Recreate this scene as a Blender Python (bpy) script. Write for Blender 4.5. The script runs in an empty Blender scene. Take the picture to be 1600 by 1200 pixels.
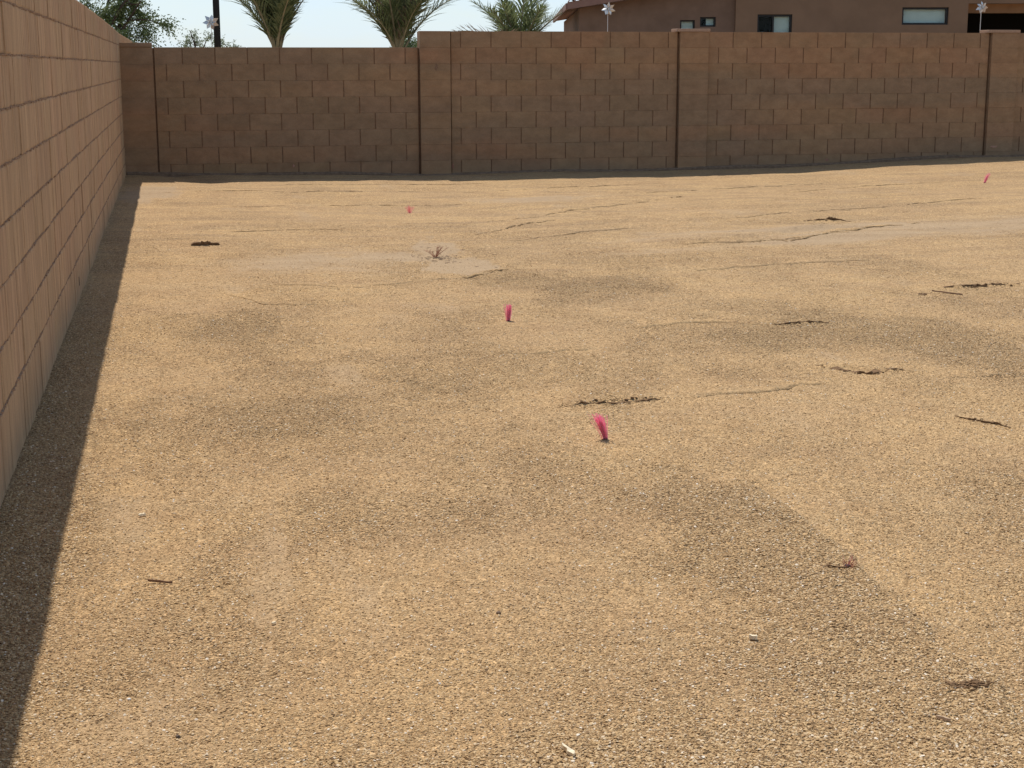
import bpy, bmesh, math, random
import numpy as np
from mathutils import Vector, Matrix

random.seed(7)
rng = np.random.default_rng(7)
SC = bpy.context.scene
COL = SC.collection

# ------------------------------------------------------------------ camera
F_PX, YAW, PITCH, ROLL, EYE = 2404.34, 0.1572, 0.2044, -0.0017, 1.478
_f = Vector((math.sin(YAW) * math.cos(PITCH), math.cos(YAW) * math.cos(PITCH), -math.sin(PITCH)))
_r0 = Vector((math.cos(YAW), -math.sin(YAW), 0.0))
_u0 = _r0.cross(_f)
_r = _r0 * math.cos(ROLL) + _u0 * math.sin(ROLL)
_u = -_r0 * math.sin(ROLL) + _u0 * math.cos(ROLL)
cd = bpy.data.cameras.new('camera')
cam = bpy.data.objects.new('camera', cd)
COL.objects.link(cam)
m = Matrix((( _r.x, _u.x, -_f.x, 0), (_r.y, _u.y, -_f.y, 0), (_r.z, _u.z, -_f.z, EYE), (0, 0, 0, 1)))
cam.matrix_world = m
cd.sensor_fit = 'HORIZONTAL'
cd.sensor_width = 36.0
cd.lens = F_PX / 1600.0 * 36.0
cd.clip_start = 0.05
cd.clip_end = 5000
SC.camera = cam

# ------------------------------------------------------------------ light
SUN_DIR = Vector((-0.157, 0.59, 1.0)).normalized()      # towards the sun
el = math.asin(SUN_DIR.z)
az = math.atan2(SUN_DIR.x, SUN_DIR.y)
W = bpy.data.worlds.new('World')
SC.world = W
W.use_nodes = True
nt = W.node_tree
nt.nodes.clear()
wo = nt.nodes.new('ShaderNodeOutputWorld')
bg = nt.nodes.new('ShaderNodeBackground')
sky = nt.nodes.new('ShaderNodeTexSky')
sky.sky_type = 'NISHITA'
sky.sun_disc = False
sky.sun_elevation = el
sky.sun_rotation = az
sky.air_density = 1.0
sky.dust_density = 0.6
sky.ozone_density = 1.6
sky.altitude = 400
bg.inputs['Strength'].default_value = 0.112
# thin high cloud veil
tc = nt.nodes.new('ShaderNodeTexCoord')
mp = nt.nodes.new('ShaderNodeMapping')
mp.inputs['Scale'].default_value = (2.2, 2.2, 9.0)
no = nt.nodes.new('ShaderNodeTexNoise')
no.inputs['Scale'].default_value = 1.6
no.inputs['Detail'].default_value = 7
no.inputs['Roughness'].default_value = 0.55
cr = nt.nodes.new('ShaderNodeMapRange')
cr.inputs['From Min'].default_value = 0.38
cr.inputs['From Max'].default_value = 0.68
cr.inputs['To Min'].default_value = 0.45
cr.inputs['To Max'].default_value = 0.95
mx = nt.nodes.new('ShaderNodeMix')
mx.data_type = 'RGBA'
mx.inputs[7].default_value = (6.5, 8.1, 9.7, 1)
L = nt.links.new
L(tc.outputs['Generated'], mp.inputs['Vector'])
L(mp.outputs['Vector'], no.inputs['Vector'])
L(no.outputs['Fac'], cr.inputs['Value'])
sx = nt.nodes.new('ShaderNodeSeparateXYZ')
L(tc.outputs['Generated'], sx.inputs[0])
fo = nt.nodes.new('ShaderNodeMapRange')          # the veil looks thinner overhead, where the line of sight crosses less of it
fo.inputs['From Min'].default_value = 0.05; fo.inputs['From Max'].default_value = 0.75
fo.inputs['To Min'].default_value = 1.0; fo.inputs['To Max'].default_value = 0.12
L(sx.outputs['Z'], fo.inputs['Value'])
ml = nt.nodes.new('ShaderNodeMath'); ml.operation = 'MULTIPLY'
L(cr.outputs['Result'], ml.inputs[0]); L(fo.outputs['Result'], ml.inputs[1])
L(ml.outputs[0], mx.inputs[0])
L(sky.outputs['Color'], mx.inputs[6])
L(mx.outputs[2], bg.inputs['Color'])
L(bg.outputs['Background'], wo.inputs['Surface'])

sd = bpy.data.lights.new('sun', 'SUN')
sd.energy = 4.5
sd.angle = math.radians(0.53)
sd.color = (1.0, 0.945, 0.86)
sun = bpy.data.objects.new('sun', sd)
COL.objects.link(sun)
sun.rotation_euler = SUN_DIR.to_track_quat('Z', 'Y').to_euler()
sun.location = (-5, 20, 30)

SC.view_settings.view_transform = 'Standard'
SC.view_settings.look = 'None'
SC.view_settings.exposure = 0.0
SC.view_settings.gamma = 1.0
SC.view_settings.use_curve_mapping = False
SC.cycles.max_bounces = 8

# ------------------------------------------------------------------ helpers
def tag(o, label=None, cat=None, group=None, kind=None):
    if label: o['label'] = label
    if cat: o['category'] = cat
    if group: o['group'] = group
    if kind: o['kind'] = kind
    return o

def link(name, me, mat=None, parent=None, loc=None, rotz=None):
    o = bpy.data.objects.new(name, me)
    COL.objects.link(o)
    if mat is not None and me is not None and len(me.materials) == 0:
        me.materials.append(mat)
    if parent is not None: o.parent = parent
    if loc is not None: o.location = loc
    if rotz is not None: o.rotation_euler = (0, 0, rotz)
    return o

def empty(name, loc=(0, 0, 0), rotz=0.0, parent=None):
    o = bpy.data.objects.new(name, None)
    COL.objects.link(o)
    o.empty_display_size = 0.2
    o.location = loc
    o.rotation_euler = (0, 0, rotz)
    if parent is not None: o.parent = parent
    return o

class MB:
    def __init__(s): s.v = []; s.f = []
    def box(s, x0, x1, y0, y1, z0, z1):
        b = len(s.v)
        s.v += [(x0, y0, z0), (x1, y0, z0), (x1, y1, z0), (x0, y1, z0), (x0, y0, z1), (x1, y0, z1), (x1, y1, z1), (x0, y1, z1)]
        s.f += [(b, b+3, b+2, b+1), (b+4, b+5, b+6, b+7), (b, b+1, b+5, b+4), (b+1, b+2, b+6, b+5), (b+2, b+3, b+7, b+6), (b+3, b, b+4, b+7)]
    def tube(s, pts, rad, n=6, cap=True):
        pts = [Vector(p) for p in pts]
        if not hasattr(rad, '__len__'): rad = [rad] * len(pts)
        b = len(s.v)
        for i, p in enumerate(pts):
            t = (pts[min(i+1, len(pts)-1)] - pts[max(i-1, 0)])
            if t.length < 1e-9: t = Vector((0, 0, 1))
            t.normalize()
            a = Vector((1, 0, 0)) if abs(t.x) < 0.9 else Vector((0, 1, 0))
            e1 = t.cross(a).normalized(); e2 = t.cross(e1)
            for k in range(n):
                an = 2 * math.pi * k / n
                s.v.append(tuple(p + (e1 * math.cos(an) + e2 * math.sin(an)) * rad[i]))
        for i in range(len(pts) - 1):
            for k in range(n):
                k2 = (k + 1) % n
                s.f.append((b+i*n+k, b+i*n+k2, b+(i+1)*n+k2, b+(i+1)*n+k))
        if cap:
            s.f.append(tuple(b + k for k in range(n))[::-1])
            s.f.append(tuple(b + (len(pts)-1)*n + k for k in range(n)))
    def mesh(s, name, smooth=False):
        me = bpy.data.meshes.new(name)
        me.from_pydata([tuple(v) for v in s.v], [], s.f)
        me.update()
        bm = bmesh.new(); bm.from_mesh(me); bmesh.ops.recalc_face_normals(bm, faces=bm.faces); bm.to_mesh(me); bm.free()
        if smooth:
            me.polygons.foreach_set('use_smooth', [True] * len(me.polygons))
        return me
    def build(s, name, mat, parent=None, smooth=False):
        return link(name, s.mesh(name, smooth), mat, parent)

def newmat(name, rough=0.9, spec=0.2):
    mt = bpy.data.materials.new(name)
    mt.use_nodes = True
    b = mt.node_tree.nodes['Principled BSDF']
    b.inputs['Roughness'].default_value = rough
    b.inputs['Specular IOR Level'].default_value = spec
    return mt, mt.node_tree, b

def N(nt, t, **kw):
    n = nt.nodes.new(t)
    for k, v in kw.items():
        if k in n.inputs: n.inputs[k].default_value = v
        else: setattr(n, k, v)
    return n

def ramp(nt, stops, fac=None, interp='LINEAR'):
    r = nt.nodes.new('ShaderNodeValToRGB')
    r.color_ramp.interpolation = interp
    e = r.color_ramp.elements
    while len(e) < len(stops): e.new(0.5)
    for i, (p, c) in enumerate(stops):
        e[i].position = p
        e[i].color = (*c, 1) if len(c) == 3 else c
    if fac is not None: nt.links.new(fac, r.inputs[0])
    return r

def mixc(nt, fac, a, b, mode='MIX'):
    n = nt.nodes.new('ShaderNodeMix'); n.data_type = 'RGBA'; n.blend_type = mode
    for i, v in ((0, fac), (6, a), (7, b)):
        if isinstance(v, bpy.types.NodeSocket): nt.links.new(v, n.inputs[i])
        elif i == 0: n.inputs[0].default_value = v
        else: n.inputs[i].default_value = (*v, 1)
    return n.outputs[2]

def mth(nt, op, a, b=None, clamp=False):
    n = nt.nodes.new('ShaderNodeMath'); n.operation = op; n.use_clamp = clamp
    for i, v in ((0, a), (1, b)):
        if v is None: continue
        if isinstance(v, bpy.types.NodeSocket): nt.links.new(v, n.inputs[i])
        else: n.inputs[i].default_value = v
    return n.outputs[0]

def noise(nt, vec, scale, detail=4, rough=0.5, map_scale=None):
    if map_scale is not None:
        mpn = nt.nodes.new('ShaderNodeMapping'); mpn.inputs['Scale'].default_value = map_scale
        nt.links.new(vec, mpn.inputs['Vector']); vec = mpn.outputs['Vector']
    n = nt.nodes.new('ShaderNodeTexNoise')
    n.inputs['Scale'].default_value = scale; n.inputs['Detail'].default_value = detail; n.inputs['Roughness'].default_value = rough
    nt.links.new(vec, n.inputs['Vector'])
    return n.outputs['Fac']

def rng_map(nt, v, a, b, c=0.0, d=1.0):
    n = nt.nodes.new('ShaderNodeMapRange')
    n.inputs['From Min'].default_value = a; n.inputs['From Max'].default_value = b
    n.inputs['To Min'].default_value = c; n.inputs['To Max'].default_value = d
    nt.links.new(v, n.inputs['Value'])
    return n.outputs['Result']

# ------------------------------------------------------------------ materials
def block_material(name, base, warm, olive, groove, streak):
    mt, t, b = newmat(name, 0.95, 0.12)
    geo = N(t, 'ShaderNodeNewGeometry'); P = geo.outputs['Position']
    tco = N(t, 'ShaderNodeTexCoord')
    oi = N(t, 'ShaderNodeObjectInfo')
    n1 = noise(t, P, 0.75, 3, 0.55)
    n2 = noise(t, P, 1.9, 4, 0.6)
    c = mixc(t, rng_map(t, n1, 0.50, 0.66), base, warm)
    c = mixc(t, rng_map(t, n2, 0.52, 0.70, 0, 0.75), c, olive)
    rnd = oi.outputs['Random']
    if streak[1] < 2:
        nb_ = noise(t, P, 1.0, 2, 0.5, (.22, .22, 2.6))
        c = mixc(t, rng_map(t, nb_, .44, .60, 0, .8), c, (0.275, 0.190, 0.122))
        c = mixc(t, rng_map(t, noise(t, P, 1.0, 2, .5, (.3, .3, 1.9)), .52, .64, 0, .6), c, (0.355, 0.225, 0.128))
    val = rng_map(t, rnd, 0, 1, 0.95, 1.05)
    hsv = N(t, 'ShaderNodeHueSaturation'); L2 = t.links.new
    L2(c, hsv.inputs['Color']); L2(val, hsv.inputs['Value'])
    wn = N(t, 'ShaderNodeTexWhiteNoise', noise_dimensions='1D'); L2(rnd, wn.inputs['W'])
    L2(rng_map(t, wn.outputs['Value'], 0, 1, 0.497, 0.503), hsv.inputs['Hue'])
    c = hsv.outputs['Color']
    ns = noise(t, P, 6.0, 5, 0.65, streak)
    sa = 1.6 if streak[1] > 2 else 1.0
    c = mixc(t, rng_map(t, ns, 0.34, 0.68, 0.0, 1.0), mixc(t, 1.0, c, (1 - .14 * sa, 1 - .16 * sa, 1 - .18 * sa), 'MULTIPLY'), mixc(t, 1.0, c, (1 + .11 * sa, 1 + .10 * sa, 1 + .08 * sa), 'MULTIPLY'))
    nf = noise(t, P, 170.0, 3, 0.7)
    c = mixc(t, 0.5, c, mixc(t, 1.0, c, ramp(t, [(0.3, (0.70, 0.68, 0.66)), (0.7, (1.25, 1.22, 1.18))], nf).outputs[0], 'MULTIPLY'))
    # splash of pale dust low down on the wall
    sep = N(t, 'ShaderNodeSeparateXYZ'); L2(P, sep.inputs[0])
    low = rng_map(t, sep.outputs['Z'], 0.30, 0.12)
    c = mixc(t, mth(t, 'MULTIPLY', low, 0.22), c, (0.33, 0.225, 0.13))
    L2(c, b.inputs['Base Color'])
    bp = N(t, 'ShaderNodeBump'); bp.inputs['Strength'].default_value = 0.6; bp.inputs['Distance'].default_value = 0.004
    nb = noise(t, P, 110.0, 4, 0.7)
    nb2 = noise(t, P, 26.0, 4, 0.6, streak)
    L2(mth(t, 'ADD', nb, nb2), bp.inputs['Height']); L2(bp.outputs[0], b.inputs['Normal'])
    return mt

# materials of the two walls
M_block_back = block_material('brown_block', (0.338, 0.205, 0.119), (0.346, 0.200, 0.115), (0.312, 0.203, 0.120), None, (1, 1, 1.6))
M_block_side = block_material('tan_block', (0.478, 0.318, 0.194), (0.485, 0.312, 0.190), (0.452, 0.305, 0.187), None, (1, 3.5, 0.35))

def simple(name, col, rough=0.9, spec=0.2, nscale=None, namp=0.2, metal=0.0, bump=0.0, obj_rand=0.0):
    mt, t, b = newmat(name, rough, spec)
    b.inputs['Metallic'].default_value = metal
    if nscale is None:
        b.inputs['Base Color'].default_value = (*col, 1)
        return mt
    g = N(t, 'ShaderNodeNewGeometry')
    n = noise(t, g.outputs['Position'], nscale, 5, 0.6)
    c = ramp(t, [(0.3, tuple(v * (1 - namp) for v in col)), (0.7, tuple(min(1, v * (1 + namp)) for v in col))], n).outputs[0]
    if obj_rand:
        oi = N(t, 'ShaderNodeObjectInfo'); h = N(t, 'ShaderNodeHueSaturation')
        t.links.new(c, h.inputs['Color']); t.links.new(rng_map(t, oi.outputs['Random'], 0, 1, 1 - obj_rand, 1 + obj_rand), h.inputs['Value'])
        c = h.outputs['Color']
    t.links.new(c, b.inputs['Base Color'])
    if bump:
        bp = N(t, 'ShaderNodeBump'); bp.inputs['Strength'].default_value = 0.7; bp.inputs['Distance'].default_value = bump
        t.links.new(n, bp.inputs['Height']); t.links.new(bp.outputs[0], b.inputs['Normal'])
    return mt

M_mortar_back = simple('brown_mortar', (0.24, 0.142, 0.085), 0.95, 0.1, 40, 0.2, bump=0.003)
M_mortar_side = simple('grey_mortar', (0.26, 0.175, 0.115), 0.95, 0.1, 30, 0.3, bump=0.006)
M_cap = simple('cap_block', (0.36, 0.235, 0.165), 0.95, 0.1, 60, 0.15, bump=0.003, obj_rand=0.08)
M_footing = simple('footing_concrete', (0.20, 0.135, 0.09), 0.95, 0.1, 25, 0.3, bump=0.006)

# ------------------------------------------------------------------ ground
def vnoise(x, y, seed):
    xi = np.floor(x).astype(np.int64); yi = np.floor(y).astype(np.int64)
    fx = x - xi; fy = y - yi
    fx = fx * fx * (3 - 2 * fx); fy = fy * fy * (3 - 2 * fy)
    def h(a, b):
        n = (a * 374761393 + b * 668265263 + seed * 974634777) & 0x7fffffff
        n = ((n ^ (n >> 13)) * 1274126177) & 0x7fffffff
        n = n ^ (n >> 16)
        return (n & 0xffff) / 65535.0
    a = h(xi, yi); b = h(xi + 1, yi); c = h(xi, yi + 1); d = h(xi + 1, yi + 1)
    return (a * (1 - fx) + b * fx) * (1 - fy) + (c * (1 - fx) + d * fx) * fy

def fbm(x, y, seed, octs=4, gain=0.5):
    s = np.zeros_like(x); a = 1.0; tot = 0
    for i in range(octs):
        s += a * (vnoise(x * 2**i + 17.3 * i, y * 2**i - 9.1 * i, seed + i) - 0.5); tot += a; a *= gain
    return s / tot * 2

def grade(X, Y):
    d = np.interp(X, [-2.2, -1.7, 2, 5, 6.7, 9.4, 10.5, 16], [.03, .03, -.047, -.035, -.022, .065, .065, .08])
    return .0068 * Y + d * np.clip((Y - 6) / 14, 0, 1) ** 1.3

def sstep(a, b, x):
    t = np.clip((x - a) / (b - a), 0, 1)
    return t * t * (3 - 2 * t)

# small erosion lips: (x0,y0,x1,y1, height, reach)   the lip drops towards the viewer
LIPS = [(1.20, 6.30, 1.70, 6.37, .018, .25), (2.60, 6.98, 2.97, 6.78, .016, .25), (4.30, 9.30, 4.90, 9.38, .020, .35),
        (-.62, 12.28, -.36, 12.32, .022, .4), (2.78, 5.86, 2.95, 5.66, .012, .2), (2.75, 8.15, 3.12, 8.16, .014, .3),
        (4.6, 13.30, 5.2, 13.36, .016, .5), (1.45, 10.55, 1.75, 10.7, .014, .3), (-.6, 13.6, .3, 13.8, .016, .5),
        (3.2, 12.0, 4.9, 12.9, .020, .45), (2.6, 15.0, 4.4, 16.0, .018, .6), (1.6, 12.9, 2.4, 13.7, .014, .5),
        (3.0, 17.0, 5.2, 17.7, .014, .6), (-.2, 9.9, .5, 9.75, .010, .4), (3.3, 6.6, 3.9, 6.65, .010, .25),
        (1.50, 5.03, 1.75, 5.02, .010, .15)]

def height(X, Y):
    z = grade(X, Y)
    z = z + 0.016 * fbm(X / 1.7, Y / 1.7, 3, 3) + 0.007 * fbm(X / .42, Y / .42, 11, 3)
    far = sstep(7, 13, Y)
    z = z + far * 0.020 * fbm((X + .25 * Y) / 2.4, (Y - .22 * X) / .34, 21, 4)       # raked streaks towards the back
    z = z + far * 0.009 * fbm((X) / 1.0, (Y - .12 * X) / .11, 29, 3)
    z = z + 0.0028 * fbm(X / .07, Y / .07, 31, 3)
    z = z + 0.0016 * fbm(X / .018, Y / .018, 41, 2)
    Xa, Ya, Za = X, Y, z
    for i, (x0, y0, x1, y1, hh, rc) in enumerate(LIPS):
        near = (Xa > min(x0, x1) - 1.2) & (Xa < max(x0, x1) + 1.2) & (Ya > min(y0, y1) - 1.5) & (Ya < max(y0, y1) + 2.5)
        if not near.any(): continue
        X, Y = Xa[near], Ya[near]
        dx, dy = x1 - x0, y1 - y0; ln = math.hypot(dx, dy); ux, uy = dx / ln, dy / ln
        s = (X - x0) * ux + (Y - y0) * uy
        nrm = -(X - x0) * uy + (Y - y0) * ux
        nrm = nrm + 0.05 * fbm(X / .13, Y / .13 * .2, 50 + i, 3) * min(1, ln)
        if uy < -0.9: nrm = -nrm
        w = sstep(-.12, .12, s) * (1 - sstep(ln - .15, ln + .12, s))
        Za[near] += hh * w * np.where(nrm > 0, np.exp(-np.clip(nrm, 0, 9) / rc), np.exp(np.clip(nrm, -1, 0) / .012))
    X, Y, z = Xa, Ya, Za
    # tyre-wide scrape arcs near the back
    for cx, cy, R, w, d in ((6.5, 30.0, 15.3, .16, .014), (6.5, 30.0, 16.0, .2, .012), (9.0, 24.0, 11.0, .25, .018)):
        rr = np.hypot(X - cx, Y - cy) - R
        z = z - d * np.exp(-(rr / w) ** 2) * sstep(8.5, 11, Y)
    edge = 1.66 + .07 * fbm(Y / .25, Y * 0, 93, 4)
    z = z + .016 * (1 - sstep(-.012, .02, X - edge)) * sstep(.9, 1.6, X) * (1 - sstep(4.9, 5.1, Y))
    # gentle hollow with exposed crust round the dry weed
    z = z - .014 * np.exp(-(((X - 1.35) / .45) ** 2 + ((Y - 11.2) / .75) ** 2))
    return z

def z_at(x, y):
    return float(height(np.array([x]), np.array([y]))[0])

nr, nc = 960, 960
# rows: spacing follows the distance so that the relief stays resolved
inv = np.linspace(1 / 2.2, 1 / 26.0, nr - 12)
ys = np.concatenate([np.linspace(-3.0, 2.0, 12), 1 / inv])
uc = np.concatenate([np.linspace(-6, -.42, 40), np.linspace(-.40, .66, nc - 80), np.linspace(.68, 6, 40)])
Yg, Ug = np.meshgrid(ys, uc, indexing='ij')
Xg = Ug * np.maximum(Yg, 2.6)
Xg = np.clip(Xg, -12, 34)
Zg = height(Xg, Yg)
nv = nr * nc
co = np.stack([Xg, Yg, Zg], -1).reshape(-1, 3).astype(np.float32)
me = bpy.data.meshes.new('ground')
me.vertices.add(nv); me.vertices.foreach_set('co', co.ravel())
idx = np.arange(nv).reshape(nr, nc)
q = np.stack([idx[:-1, :-1], idx[:-1, 1:], idx[1:, 1:], idx[1:, :-1]], -1).reshape(-1, 4)
me.loops.add(q.size); me.loops.foreach_set('vertex_index', q.ravel().astype(np.int32))
me.polygons.add(len(q)); me.polygons.foreach_set('loop_start', np.arange(0, q.size, 4, dtype=np.int32))
me.polygons.foreach_set('loop_total', np.full(len(q), 4, dtype=np.int32))
me.update(calc_edges=True)
me.polygons.foreach_set('use_smooth', np.ones(len(q), dtype=bool))

def blob(X, Y, x, y, rx, ry, ang=0.0, seed=1, rag=.5, hard=.35):
    R = 2.3 * max(rx, ry)
    near = (np.abs(X - x) < R) & (np.abs(Y - y) < R)
    out = np.zeros_like(X)
    if near.any(): out[near] = blob_(X[near], Y[near], x, y, rx, ry, ang, seed, rag, hard)
    return out

def blob_(X, Y, x, y, rx, ry, ang, seed, rag, hard):
    c, s = math.cos(ang), math.sin(ang)
    a = ((X - x) * c + (Y - y) * s) / rx; b = (-(X - x) * s + (Y - y) * c) / ry
    r = np.hypot(a, b) + rag * fbm(X / (rx * .8), Y / (ry * .8), seed, 4) + rag * .7 * fbm(X / (rx * .18), Y / (ry * .18), seed + 40, 4)
    return 1 - sstep(1 - hard, 1 + hard, r)

def masks(X, Y):
    # crust: bare pale grey-pink soil; coarse: loose gravel, more relief
    d = .0 * X
    for a in ((1.38, 11.05, .27, .50, 0, 5, .5, .08), (1.30, 12.1, .18, .6, 0, 6, .6, .15), (1.0, 11.55, .35, .25, 0, 16, .6, .3),
              (-1.25, 17.2, .30, .9, 0, 7, .8, .4), (4.3, 12.1, 1.5, .24, .33, 8, .9, .6), (5.0, 12.9, 2.1, .26, .30, 9, .9, .6), (2.75, 16.1, .55, .35, .2, 14, .8, .4),
              (6.3, 12.9, 1.6, .45, .25, 15, .9, .7), (.25, 11.3, .5, .5, .0, 19, .8, .8),
              (-.02, 4.3, .06, .5, 0, 10, .8, .5), (-.33, 3.3, .16, .22, 0, 12, .9, .9), (.22, 4.1, .05, .3, .1, 13, .9, .8), (-.50, 4.9, .08, .25, 0, 17, .9, .8)):
        d = np.maximum(d, blob(X, Y, *a))
    d = np.maximum(d, .6 * sstep(.34, .70, fbm(X / .35, Y / .9, 71, 5)))
    c = .0 * X
    for a in ((.15, 6.2, .75, .7, 0, 81, .6, .5), (-.15, 8.6, .25, .5, 0, 82, .6, .5), (1.42, 4.4, .22, .65, 0, 83, .6, .4),
              (1.5, 3.2, .35, .5, 0, 84, .6, .5), (2.0, 9.9, .5, .6, 0, 85, .7, .5), (-.3, 3.8, .25, .45, 0, 86, .7, .5),
              (.9, 5.3, .35, .6, 0, 87, .7, .5), (.7, 2.9, .5, .25, 0, 88, .7, .5), (3.4, 7.6, .8, .7, 0, 89, .7, .5), (2.4, 3.9, .5, .7, 0, 90, .7, .5)):
        c = np.maximum(c, blob(X, Y, *a))
    c = np.clip(c * .55 + .6 * sstep(-.25, .45, fbm(X / .5, Y / .8, 61, 5)), 0, 1) * (1 - .8 * d)
    d = d * (.45 + .55 * sstep(5, 8, Y))
    wallx = -.634 - .0546 * Y
    c = np.maximum(c, .85 * (1 - sstep(.10, .45, X - wallx + .15 * fbm(X / .2, Y / .5, 97, 4))) * (1 - sstep(8, 11, Y)))
    edge = 1.66 + .07 * fbm(Y / .25, Y * 0, 93, 4)
    ins = (1 - sstep(-.05, .05, X - edge + .04 * fbm(X / .05, Y / .05, 98, 3))) * sstep(1.0, 1.35, X + .2 * fbm(X / .2, Y / .3, 94, 4)) * (1 - sstep(4.95, 5.1, Y + .12 * fbm(X / .15, Y / .4, 95, 3)))
    c = np.maximum(c, .9 * ins)
    c = c * (1 - .7 * sstep(-.03, .08, X - edge) * (1 - sstep(.45, .8, X - edge)) * (1 - sstep(4.9, 5.4, Y)))
    c = np.clip(c * (1 + .45 * fbm(X / .09, Y / .16, 99, 4)), 0, 1)
    c = c * (1 - .55 * sstep(9, 15, Y))
    return d, c
d_, c_ = masks(Xg.ravel(), Yg.ravel())
for nm, arr in (('crust', d_), ('coarse', c_)):
    at = me.attributes.new(nm, 'FLOAT', 'POINT'); at.data.foreach_set('value', arr.astype(np.float32))

FINE = (0.455, 0.300, 0.155); GOLD = (0.485, 0.320, 0.160); BROWN = (0.355, 0.224, 0.115); GREY = (0.375, 0.272, 0.172)
def ground_material():
    mt, t, b = newmat('decomposed_granite', 0.95, 0.12)
    L2 = t.links.new
    P = N(t, 'ShaderNodeNewGeometry').outputs['Position']
    acr = N(t, 'ShaderNodeAttribute', attribute_name='crust').outputs['Fac']
    aco = N(t, 'ShaderNodeAttribute', attribute_name='coarse').outputs['Fac']
    n1 = noise(t, P, 0.8, 5, 0.6); n2 = noise(t, P, 2.7, 5, 0.62); n3 = noise(t, P, 9.0, 5, 0.65)
    c = mixc(t, rng_map(t, n1, .42, .62), FINE, GOLD)
    c = mixc(t, rng_map(t, n2, .50, .68, 0, .55), c, BROWN)
    c = mixc(t, rng_map(t, n3, .48, .68, 0, .40), c, (0.39, 0.285, 0.165))
    n4 = noise(t, P, 1.0, 6, 0.68, (.55, 1.7, 1))
    c = mixc(t, rng_map(t, n4, .50, .66, 0, .5), c, (0.37, 0.240, 0.132))
    n5 = noise(t, P, 1.0, 6, 0.68, (1.1, 3.1, 4))
    c = mixc(t, rng_map(t, n5, .55, .70, 0, .5), c, (0.48, 0.335, 0.185))
    c = mixc(t, mth(t, 'MULTIPLY', acr, .8), c, GREY)
    sep = N(t, 'ShaderNodeSeparateXYZ'); L2(P, sep.inputs[0])
    st = noise(t, P, 1.0, 6, 0.7, (.8, 5.5, 1))
    c = mixc(t, mth(t, 'MULTIPLY', rng_map(t, sep.outputs['Y'], 7, 13), rng_map(t, st, .46, .66, 0, .7)), c, (0.315, 0.215, 0.125))
    cgrain = mixc(t, mth(t, 'MULTIPLY', aco, .45), c, (0.375, 0.250, 0.135))
    # per grain tint
    v = N(t, 'ShaderNodeTexVoronoi'); v.inputs['Scale'].default_value = 190; v.inputs['Randomness'].default_value = 1
    L2(P, v.inputs['Vector'])
    gr = ramp(t, [(0, (.44, .39, .35)), (.18, (.78, .75, .72)), (.5, (1, 1, 1)), (.82, (1.25, 1.25, 1.22)), (.97, (1.6, 1.62, 1.66))], None)
    sp = N(t, 'ShaderNodeSeparateXYZ'); L2(v.outputs['Color'], sp.inputs[0]); L2(sp.outputs['X'], gr.inputs[0])
    v2 = N(t, 'ShaderNodeTexVoronoi'); v2.inputs['Scale'].default_value = 75; L2(P, v2.inputs['Vector'])
    sp2 = N(t, 'ShaderNodeSeparateXYZ'); L2(v2.outputs['Color'], sp2.inputs[0])
    gr2 = ramp(t, [(0, (.58, .54, .50)), (.12, (.85, .82, .80)), (.5, (1, 1, 1)), (.9, (1.18, 1.17, 1.15)), (1, (1.5, 1.5, 1.5))], sp2.outputs['Y'])
    amt = mth(t, 'ADD', mth(t, 'MULTIPLY', aco, .40), .72)
    amt = mth(t, 'MULTIPLY', amt, mth(t, 'SUBTRACT', 1.0, mth(t, 'MULTIPLY', acr, .6)), True)
    c = mixc(t, amt, cgrain, mixc(t, 1.0, cgrain, gr.outputs[0], 'MULTIPLY'))
    c = mixc(t, mth(t, 'MULTIPLY', amt, .8), c, mixc(t, 1.0, c, gr2.outputs[0], 'MULTIPLY'))
    L2(c, b.inputs['Base Color'])
    # relief of grains
    d1 = mth(t, 'SUBTRACT', 1.0, v.outputs['Distance'])
    d2 = mth(t, 'SUBTRACT', 1.0, v2.outputs['Distance'])
    nn = noise(t, P, 60.0, 4, 0.7)
    nn2 = noise(t, P, 18.0, 4, 0.65)
    hgt = mth(t, 'ADD', mth(t, 'MULTIPLY', d1, .9), mth(t, 'ADD', mth(t, 'MULTIPLY', d2, mth(t, 'ADD', .8, mth(t, 'MULTIPLY', aco, 2.2))), mth(t, 'ADD', mth(t, 'MULTIPLY', nn, 2.0), mth(t, 'MULTIPLY', nn2, 2.5))))
    bp = N(t, 'ShaderNodeBump'); bp.inputs['Strength'].default_value = 1.0; bp.inputs['Distance'].default_value = 0.0060
    L2(hgt, bp.inputs['Height'])
    L2(rng_map(t, mth(t, 'SUBTRACT', aco, acr), -1, 1, .35, 1.0), bp.inputs['Strength'])
    L2(bp.outputs[0], b.inputs['Normal'])
    return mt
M_ground = ground_material()
g = link('ground', me, M_ground)
tag(g, kind='structure')

# outer land beyond the walls, reaching the horizon
mb = MB(); mb.v = [(-3000, -3000, -.45), (3000, -3000, -.45), (3000, 3000, -.45), (-3000, 3000, -.45)]; mb.f = [(0, 1, 2, 3)]
M_land = simple('desert_soil', (0.34, 0.25, 0.16), 0.95, 0.1, 0.3, 0.2)
tag(mb.build('terrain', M_land), kind='structure')

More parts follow.
